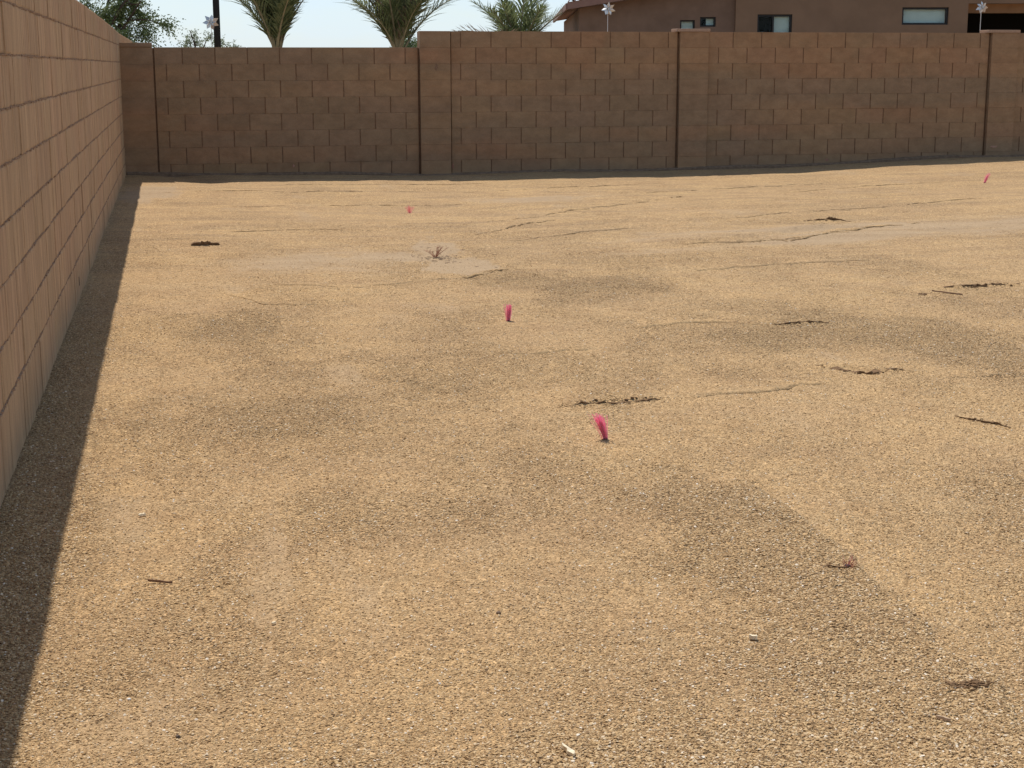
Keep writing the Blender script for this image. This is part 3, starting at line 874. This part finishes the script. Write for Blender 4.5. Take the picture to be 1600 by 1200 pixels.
# dry weed in the crust patch
M_weed = simple('dry_weed_stem', (0.40, 0.19, 0.12), 0.9, 0.1, 60, .3)
e = empty('dry_weed', (1.245, 11.52, z_at(1.245, 11.52)))
tag(e, 'small dried reddish brown weed growing in the pale crusted patch', 'weed')
r = random.Random(12)
for i in range(11):
    a = r.uniform(0, 6.28); ln = r.uniform(.05, .11); sp = r.uniform(.5, 1.7)
    mb = MB(); pts = []
    for k in range(5):
        t = k / 4
        pts.append((math.cos(a) * ln * sp * t * .8 + r.uniform(-.004, .004), math.sin(a) * ln * sp * t * .8, ln * (t - .25 * sp * t * t) - .005))
    mb.tube(pts, [.0028, .0025, .002, .0015, .001], 4)
    for k in (2, 3):
        p = Vector(pts[k]); q_ = p + Vector((r.uniform(-.03, .03), r.uniform(-.03, .03), r.uniform(.005, .03)))
        mb.tube([p, q_], [.0014, .0008], 3)
    mb.build('stem', M_weed, e)
r = random.Random(14)
mb = MB()
for i in range(90):
    a = r.uniform(0, 6.28); d = abs(r.gauss(0, .16)); x = math.cos(a) * d * 1.2; y = math.sin(a) * d * 1.5; ln = r.uniform(.01, .04); b_ = r.uniform(0, 6.28)
    z0 = z_at(1.27 + x, 11.45 + y) + .002
    mb.tube([(1.27 + x, 11.45 + y, z0), (1.27 + x + math.cos(b_) * ln, 11.45 + y + math.sin(b_) * ln, z0 + .004)], .0016, 3)
o = mb.build('weed_litter', simple('grey_litter', (.24, .17, .12), .9, .1, 40, .4)); tag(o, kind='stuff')

# ------------------------------------------------------------------ beyond the back wall
LAND = -.45
M_stucco = simple('brown_stucco', (0.195, 0.130, 0.094), 0.95, 0.1, 3.0, 0.14, bump=0.004)
M_stucco2 = simple('warm_stucco', (0.225, 0.145, 0.094), 0.95, 0.1, 2.0, 0.10, bump=0.004)
M_fascia = simple('fascia_paint', (0.25, 0.15, 0.12), 0.8, 0.2, 6, .1)
M_tile = simple('clay_tile', (0.22, 0.12, 0.09), 0.85, 0.2, 9, .3, obj_rand=.2)
M_frame = simple('black_frame', (0.012, 0.012, 0.013), 0.5, 0.4)
M_inside = simple('dark_interior', (0.02, 0.018, 0.016), 0.9, 0.1)  # near-black colour stands for unlit depth behind windows and in the patio
M_blind = simple('pale_blind', (0.62, 0.66, 0.62), 0.8, 0.2, 5, .06)
mt, t, b = newmat('window_glass', 0.03, 0.5); b.inputs['Base Color'].default_value = (0.9, 1.0, 1.0, 1)
b.inputs['Transmission Weight'].default_value = 1.0; b.inputs['IOR'].default_value = 1.12
M_glass = mt

house = empty('house', (6.085, 30.0, LAND), -YAW)
tag(house, 'brown stucco house with tiled gable eave and small black framed windows behind the back wall', 'house')
def HZ(z): return z - LAND
def wall_panel(x0, x1, y0, z0, z1, openings, mat, th=.22, name='wall'):
    """wall in local xz with rectangular openings (xa,xb,za,zb); front at y0"""
    xs_ = sorted({x0, x1, *[v for o_ in openings for v in o_[:2]]}); mbw = MB()
    for a, b in zip(xs_[:-1], xs_[1:]):
        cuts = sorted([(o_[2], o_[3]) for o_ in openings if o_[0] <= a + 1e-6 and o_[1] >= b - 1e-6])
        zz = z0
        for ca, cb in cuts:
            mbw.box(a, b, y0, y0 + th, zz, ca); zz = cb
        mbw.box(a, b, y0, y0 + th, zz, z1)
    bm = bmesh.new(); me_ = mbw.mesh(name); bm.from_mesh(me_)
    bmesh.ops.remove_doubles(bm, verts=bm.verts, dist=1e-4)
    # inner coincident faces removed
    seen = {}
    for f_ in bm.faces:
        k_ = tuple(sorted(v.index for v in f_.verts)); seen.setdefault(k_, []).append(f_)
    bmesh.ops.delete(bm, geom=[f_ for l_ in seen.values() if len(l_) > 1 for f_ in l_], context='FACES')
    bm.to_mesh(me_); bm.free()
    return link(name, me_, mat, house)
def window(x0, x1, z0, z1, y, fw, mull=None, blind=0.0, bt=1.0):
    e_ = MB()
    e_.box(x0, x0 + fw, y, y + .07, z0, z1); e_.box(x1 - fw, x1, y, y + .07, z0, z1)
    e_.box(x0 + fw, x1 - fw, y, y + .07, z0, z0 + fw); e_.box(x0 + fw, x1 - fw, y, y + .07, z1 - fw, z1)
    xs_ = [x0 + fw, x1 - fw]
    if mull:
        e_.box(mull - fw * .45, mull + fw * .45, y + .003, y + .067, z0 + fw, z1 - fw)
    w_ = e_.build('window', M_frame, house)
    p = MB(); p.box(x0 + fw, x1 - fw, y + .040, y + .046, z0 + fw, z1 - fw); p.build('pane', M_glass, w_)
    p = MB(); p.box(x0 + fw + blind, x1 - fw, y + .085, y + .095, z0 + fw * .6, z0 + (z1 - z0) * bt - fw * .6); p.build('blind', M_blind, w_)
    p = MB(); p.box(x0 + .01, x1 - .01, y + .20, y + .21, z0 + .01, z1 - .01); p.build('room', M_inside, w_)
k = 1 / 80.4
def lx(px): return (px - 905) * k * 1.0
def lz(py): return HZ(2.128 + (48 - py) * k * 1.02)
oA = (lx(1062), lx(1085), lz(50), lz(32.5)); oB = (lx(1093), lx(1117.5), lz(42.5), lz(28))
wall_panel(0, lx(1147), 0, 0, lz(-14), [oA, oB], M_stucco)
# gable infill above
gb = MB(); x1_ = lx(1147); z1_ = lz(-14)
sl = .16
zt = lambda x: lz(16.5) + sl * x + .02
gb.v = [(0, 0, z1_), (x1_, 0, z1_), (x1_, 0, zt(x1_)), (0, 0, max(z1_, zt(0))), (0, .22, z1_), (x1_, .22, z1_), (x1_, .22, zt(x1_)), (0, .22, max(z1_, zt(0)))]
# the left wing wall is cut by the sloping eave, so rebuild its top as a sloping panel
for o_ in list(COL.objects):
    if o_.parent == house and o_.name.startswith('wall'): bpy.data.objects.remove(o_)
def sloped_panel():
    mbw = MB()
    xs_ = [0, oA[0], oA[1], oB[0], oB[1], x1_]
    for a, b in zip(xs_[:-1], xs_[1:]):
        op = [o_ for o_ in (oA, oB) if o_[0] <= a + 1e-6 and o_[1] >= b - 1e-6]
        segs = [(0, op[0][2]), (op[0][3], None)] if op else [(0, None)]
        for z0, z1 in segs:
            za = z1 if z1 is not None else zt(a); zb = z1 if z1 is not None else zt(b)
            j = len(mbw.v)
            mbw.v += [(a, 0, z0), (b, 0, z0), (b, .22, z0), (a, .22, z0), (a, 0, za), (b, 0, zb), (b, .22, zb), (a, .22, za)]
            mbw.f += [(j, j+1, j+5, j+4), (j+3, j+7, j+6, j+2), (j+4, j+5, j+6, j+7), (j, j+3, j+2, j+1)]
            if a == 0: mbw.f.append((j, j+4, j+7, j+3))
            if op: pass
        if op:
            pass
    # reveals at window sides
    for o_ in (oA, oB):
        for xx in (o_[0], o_[1]):
            j = len(mbw.v); mbw.v += [(xx, 0, o_[2]), (xx, .22, o_[2]), (xx, .22, o_[3]), (xx, 0, o_[3])]; mbw.f.append((j, j+1, j+2, j+3))
    return mbw.build('wall', M_stucco, house)
sloped_panel()
side_w = MB(); side_w.box(0.001, .22, .221, 9, 0, zt(0) - .01); side_w.build('wall', M_stucco, house)
for (xa, xb, za, zb), fw in ((oA, .028), (oB, .030)):
    window(xa, xb, za, zb, .05, fw, blind=0.0 if xa < 2.1 else .1)
# right wing, standing a little forward
oC = (lx(1181), lx(1235), lz(56), lz(24.5)); oD = (lx(1405), lx(1477), lz(40.3), lz(14.5))
wall_panel(x1_ + .001, lx(1507), -.10, 0, lz(-60), [oC, oD], M_stucco2, .30)
window(*oC, -.05, .040, mull=lx(1206), blind=.26)
window(*oD, -.05, .038)
# covered patio at the right
pr = MB(); pr.box(lx(1507) + .001, lx(2000), -.10, .20, lz(9), lz(-60)); pr.build('wall', M_stucco2, house)
pr = MB(); pr.box(lx(1508), lx(2000), .30, .62, lz(22), lz(8)); pr.build('beam', simple('beam_stucco', (.28, .17, .10), .9, .1, 4, .12), house)
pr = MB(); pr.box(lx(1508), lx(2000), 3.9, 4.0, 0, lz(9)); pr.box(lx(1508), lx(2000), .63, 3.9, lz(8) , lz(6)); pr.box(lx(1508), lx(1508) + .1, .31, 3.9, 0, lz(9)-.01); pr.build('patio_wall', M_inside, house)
# roof of the left wing: rake board, soffit, tiles
xe = lx(887)
def zr(x): return lz(16.5) + sl * (x - lx(892))
rf = MB(); j = 0
def slab(mbw, xa, xb, ya, yb, lo, hi):
    j = len(mbw.v)
    mbw.v += [(xa, ya, zr(xa) + lo), (xb, ya, zr(xb) + lo), (xb, yb, zr(xb) + lo), (xa, yb, zr(xa) + lo), (xa, ya, zr(xa) + hi), (xb, ya, zr(xb) + hi), (xb, yb, zr(xb) + hi), (xa, yb, zr(xa) + hi)]
    mbw.f += [(j, j+3, j+2, j+1), (j+4, j+5, j+6, j+7), (j, j+1, j+5, j+4), (j+1, j+2, j+6, j+5), (j+2, j+3, j+7, j+6), (j+3, j, j+4, j+7)]
slab(rf, xe, 3.2, -.35, 9.0, .03, .13); roof = rf.build('roof', M_tile, house)
fa = MB(); slab(fa, xe - .02, 3.2, -.39, -.351, .0, .135); slab(fa, xe - .05, xe - .001, -.351, 9.0, -.0, .12); fa.build('fascia', M_fascia, roof)
tl_ = MB()
tile_me = None
for i in range(26):
    x = xe + .06 + i * .125
    tm = MB(); n = 6
    for yy in (-.42, .10):
        for kk in range(n + 1):
            a = math.pi * kk / n
            for rr in (.058, .044):
                tm.v.append((rr * math.cos(a), yy, rr * math.sin(a)))
    st_ = (n + 1) * 2
    for kk in range(n):
        a = kk * 2
        tm.f += [(a, a+2, st_+a+2, st_+a), (a+1, st_+a+1, st_+a+3, a+3), (a, a+1, a+3, a+2), (st_+a, st_+a+2, st_+a+3, st_+a+1)]
    if tile_me is None: tile_me = tm.mesh('roof_tile'); tile_me.materials.append(M_tile)
    if x > 3.1: break
    o = link('roof_tile', tile_me, None, roof); o.location = (x, random.uniform(-.01, .01), zr(x) + .137)

# dark pole
pole = MB(); pole.tube([(0, 0, 0), (0, 0, 3.2), (-.02, 0, 7.0)], [.068, .062, .052], 14)
M_pole = simple('black_pole_paint', (0.012, 0.010, 0.009), .6, .3)
pe = empty('light_pole', (-.815, 30.0, LAND)); tag(pe, 'slim black pole rising behind the low left part of the back wall', 'pole')
pole.build('shaft', M_pole, pe, True)
bs = MB(); bs.tube([(0, 0, 0), (0, 0, .25)], [.13, .12], 14); bs.build('base', M_pole, pe)

# reflective star pinwheels on thin rods
M_foil = simple('silver_foil', (0.62, 0.62, 0.61), .35, .5, 60, .25, metal=.5)
M_rod = simple('pale_rod', (0.62, 0.60, 0.57), .5, .4)
def pinwheel(x, y, z, label, s, seed, tilt):
    r = random.Random(seed)
    e_ = empty('pinwheel', (x, y, LAND)); tag(e_, label, 'pinwheel', 'silver bird-scare pinwheels behind the wall')
    rod = MB(); rod.tube([(0, .012, 0), (0, .012, z - LAND)], .0045, 6); rod.build('rod', M_rod, e_)
    n = 7
    for kk in range(n):
        a = 2 * math.pi * kk / n + seed
        ca, sa = math.cos(a), math.sin(a); cb, sb = math.cos(a + .85), math.sin(a + .85)
        h0 = z - LAND; q_ = MB()
        tip = r.uniform(.88, 1.08) * s
        fold = .018 * tilt
        q_.v = [(0, -.012, h0), (ca * s * .62, -.004, h0 + sa * s * .62), (math.cos(a + .42) * tip, -.020 + fold, h0 + math.sin(a + .42) * tip), (cb * s * .58, -.036, h0 + sb * s * .58),
                (ca * s * .2, -.028, h0 + sa * s * .2)]
        q_.v += [(v[0], v[1] + .0015, v[2]) for v in q_.v]
        q_.f = [(0, 1, 4), (1, 2, 4), (2, 3, 4), (3, 0, 4), (5, 9, 6), (6, 9, 7), (7, 9, 8), (8, 9, 5), (1, 6, 7, 2), (2, 7, 8, 3)]
        q_.build('vane', M_foil, e_)
    hb = MB(); hb.tube([(0, -.040, z - LAND), (0, .012, z - LAND)], .010, 8); hb.build('hub', M_foil, e_)
pinwheel(-.625, 20.4, 2.015, 'silver star pinwheel in front of the black pole', .105, 1, 1.0)
pinwheel(4.634, 20.9, 2.215, 'silver star pinwheel below the tiled eave of the house', .095, 2, -1.0)
pinwheel(10.185, 21.3, 2.275, 'silver star pinwheel in front of the dark patio at far right', .095, 4, .5)

# ---- palms
M_frond = leafmat('palm_leaflet', (0.100, 0.135, 0.050), (0.235, 0.255, 0.125), .42, 6)
M_frond2 = leafmat('dry_leaflet', (0.20, 0.14, 0.09), (0.28, 0.21, 0.15), .3, 6)
M_rach = simple('palm_stalk', (0.26, 0.22, 0.13), .7, .3, 9, .25)
M_trunk = simple('palm_trunk', (0.13, 0.085, 0.055), .95, .1, 12, .4, bump=.02)
def frond_mesh(seed, ln, droop, bare=.22, leaf=.30, dens=50):
    """rachis in xz plane starting up; returns mesh with 2 material slots"""
    r = random.Random(seed); mb = MB(); fm = []
    def pt(t):
        return Vector((droop * ln * (t ** 1.9) * .9 + .02 * t, 0, ln * (t - droop * .42 * t ** 2.4)))
    P = [pt(i / 12) for i in range(13)]
    mb.tube(P, [.016 - .0125 * (i / 12) for i in range(13)], 5); fm += [0] * len(mb.f)
    for side_ in (-1, 1):
        for i in range(dens):
            t = bare + (1 - bare) * (i + r.random() * .8) / dens
            p = pt(t); tn = (pt(min(1, t + .02)) - pt(t - .02)).normalized()
            bn = tn.cross(Vector((0, 1, 0))).normalized()
            L_ = leaf * (.35 + .9 * math.sin(math.pi * min(1, (t - bare) / (1 - bare) * .80 + .12)) ** .8) * r.uniform(.8, 1.15)
            L_ *= 1.0 if t < .9 else .75
            d = (tn * r.uniform(.75, 1.15) + Vector((0, side_, 0)) * r.uniform(.45, .8) + bn * r.uniform(-.35, .5)).normalized()
            w = .007 * r.uniform(.8, 1.3)
            a = d.cross(bn).normalized() * w
            p2 = p + d * L_ * .55; p3 = p + d * L_ + Vector((0, 0, -L_ * r.uniform(.02, .22)))
            j = len(mb.v)
            mb.v += [tuple(p - a * .6), tuple(p + a * .6), tuple(p2 + a), tuple(p2 - a), tuple(p3)]
            mb.f += [(j, j+1, j+2, j+3), (j+3, j+2, j+4)]; fm += [1, 1]
    me_ = bpy.data.meshes.new('frond'); me_.from_pydata([tuple(v) for v in mb.v], [], mb.f); me_.update()
    me_.materials.append(M_rach); me_.materials.append(M_frond2 if seed % 7 == 0 else M_frond)
    me_.polygons.foreach_set('material_index', fm)
    return me_
def palm(x, y, zb, label, seed, n, spread, lnr, bare, leaf):
    r = random.Random(seed)
    e_ = empty('palm_tree', (x, y, LAND)); tag(e_, label, 'palm tree', 'young date palms behind the wall')
    tb = MB(); H0 = zb - LAND
    tb.tube([(0, 0, 0), (0, 0, .3), (0, 0, H0 * .6), (0, 0, H0 - .15), (0, 0, H0 + .12)], [.22, .17, .14, .12, .05], 10); tb.build('trunk', M_trunk, e_, True)
    meshes = [frond_mesh(seed * 10 + i, 1.0, ([.04, .12, .22, .38] if spread < .8 else [.12, .3, .5, .7])[i % 4], bare, leaf) for i in range(8)]
    for i in range(n):
        tier = i / n
        tilt = spread * (tier ** .8) * r.uniform(.85, 1.1)
        mi = min(3, int(tier * 3.2 + r.random())) + 4 * (i % 2)
        o_ = link('frond', meshes[mi], None, e_)
        o_.location = (r.uniform(-.03, .03), r.uniform(-.03, .03), H0 - r.uniform(0, .10))
        az_ = i * 2.399 + r.uniform(-.25, .25)
        L_ = r.uniform(*lnr)
        o_.scale = (L_, L_, L_)
        o_.rotation_euler = Matrix.Rotation(az_, 3, 'Z').to_4x4().to_euler()
        o_.matrix_local = Matrix.Translation(o_.location) @ Matrix.Rotation(az_, 4, 'Z') @ Matrix.Rotation(tilt, 4, 'Y') @ Matrix.Scale(L_, 4)
palm(.30, 32, 1.66, 'young date palm with upright fronds, leftmost, just right of the black pole', 3, 24, .34, (1.5, 2.1), .20, .24)
palm(2.74, 32, 1.66, 'young date palm with upright fronds, in the middle, left of the wall step', 4, 24, .40, (1.5, 2.2), .20, .24)
palm(5.24, 32, 1.62, 'bushier young date palm with drooping outer fronds beside the house', 5, 26, .95, (1.3, 1.7), .12, .22)

# ---- desert trees
M_leaf = leafmat('mesquite_leaf', (0.085, 0.125, 0.045), (0.17, 0.21, 0.085), .35, 2.5)
M_leaf2 = leafmat('pale_bush_leaf', (0.17, 0.20, 0.11), (0.27, 0.30, 0.18), .35, 2.5)
M_bark = simple('mesquite_bark', (0.075, 0.055, 0.045), .95, .1, 8, .3, bump=.01)
def tree(x, y, hgt, rx, label, seed, n_tw, mat, leaf, trunk_h, group='desert trees beyond the wall'):
    r = random.Random(seed)
    e_ = empty('desert_tree', (x, y, LAND)); tag(e_, label, 'tree', group)
    tb = MB(); lv = []; lf = []
    th = trunk_h
    tb.tube([(0, 0, 0), (.05, 0, th * .5), (.0, .05, th)], [.16 * hgt / 5, .13 * hgt / 5, .10 * hgt / 5], 8)
    tips = []
    for i in range(9):
        a = i * 2.4 + r.uniform(-.3, .3); ln = rx * r.uniform(.55, .85); up = (hgt - th) * r.uniform(.25, .75)
        p = [Vector((0, 0, th * .9))]
        for k_ in range(1, 5):
            t_ = k_ / 4
            p.append(Vector((math.cos(a) * ln * t_ + r.uniform(-.08, .08), math.sin(a) * ln * t_ + r.uniform(-.08, .08), th * .9 + up * t_ ** .8)))
        tb.tube(p, [.055, .045, .032, .022, .012], 5)
        for b_ in range(7):
            t_ = r.uniform(.35, 1); k_ = min(3, int(t_ * 4)); s_ = p[k_].lerp(p[k_ + 1], t_ * 4 - k_ if k_ < 4 else 1)
            d = Vector((r.gauss(0, 1), r.gauss(0, 1), r.gauss(.25, .7))).normalized() * rx * r.uniform(.22, .42)
            q1 = s_ + d * .5 + Vector((0, 0, .05)); q2 = s_ + d
            tb.tube([s_, q1, q2], [.016, .011, .006], 4, False); tips.append((s_, q1, q2))
    tb.build('trunk', M_bark, e_)
    for i in range(n_tw):
        s_, q1, q2 = r.choice(tips)
        p0 = q1.lerp(q2, r.random() ** .6 * 1.15)
        d = (q2 - s_).normalized() * .6 + Vector((r.gauss(0, .6), r.gauss(0, .6), r.gauss(.0, .55)))
        d.normalize(); tl2 = leaf * r.uniform(3, 7)
        nn_ = 8
        for k_ in range(nn_):
            t_ = (k_ + 1) / nn_
            c0 = p0 + d * tl2 * t_ + Vector((0, 0, -tl2 * .3 * t_ * t_))
            s2 = leaf * r.uniform(.5, 1.0)
            u_ = Vector((r.gauss(0, 1), r.gauss(0, 1), r.gauss(0, 1))).normalized(); v_ = u_.cross(d).normalized() * s2 * .28
            u_ = (u_ * .6 + d * .5).normalized() * s2
            j = len(lv); lv += [tuple(c0 - v_ * .3), tuple(c0 + u_ * .5 - v_), tuple(c0 + u_), tuple(c0 + u_ * .5 + v_)]; lf.append((j, j+1, j+2, j+3))
    me_ = bpy.data.meshes.new('crown'); me_.from_pydata(lv, [], lf); me_.update()
    link('crown', me_, mat, e_)
tree(-3.30, 30, 4.5, 1.60, 'dark green feathery desert tree above the left wall corner', 21, 5200, M_leaf, .060, 1.6)
tree(-1.65, 45, 3.75, 1.25, 'low pale grey-green bush crossed by the black pole', 22, 2600, M_leaf2, .060, .9)
tree(4.15, 45, 3.6, .85, 'small green bush top showing beside the wall step and middle palm', 23, 2200, M_leaf, .060, .9)
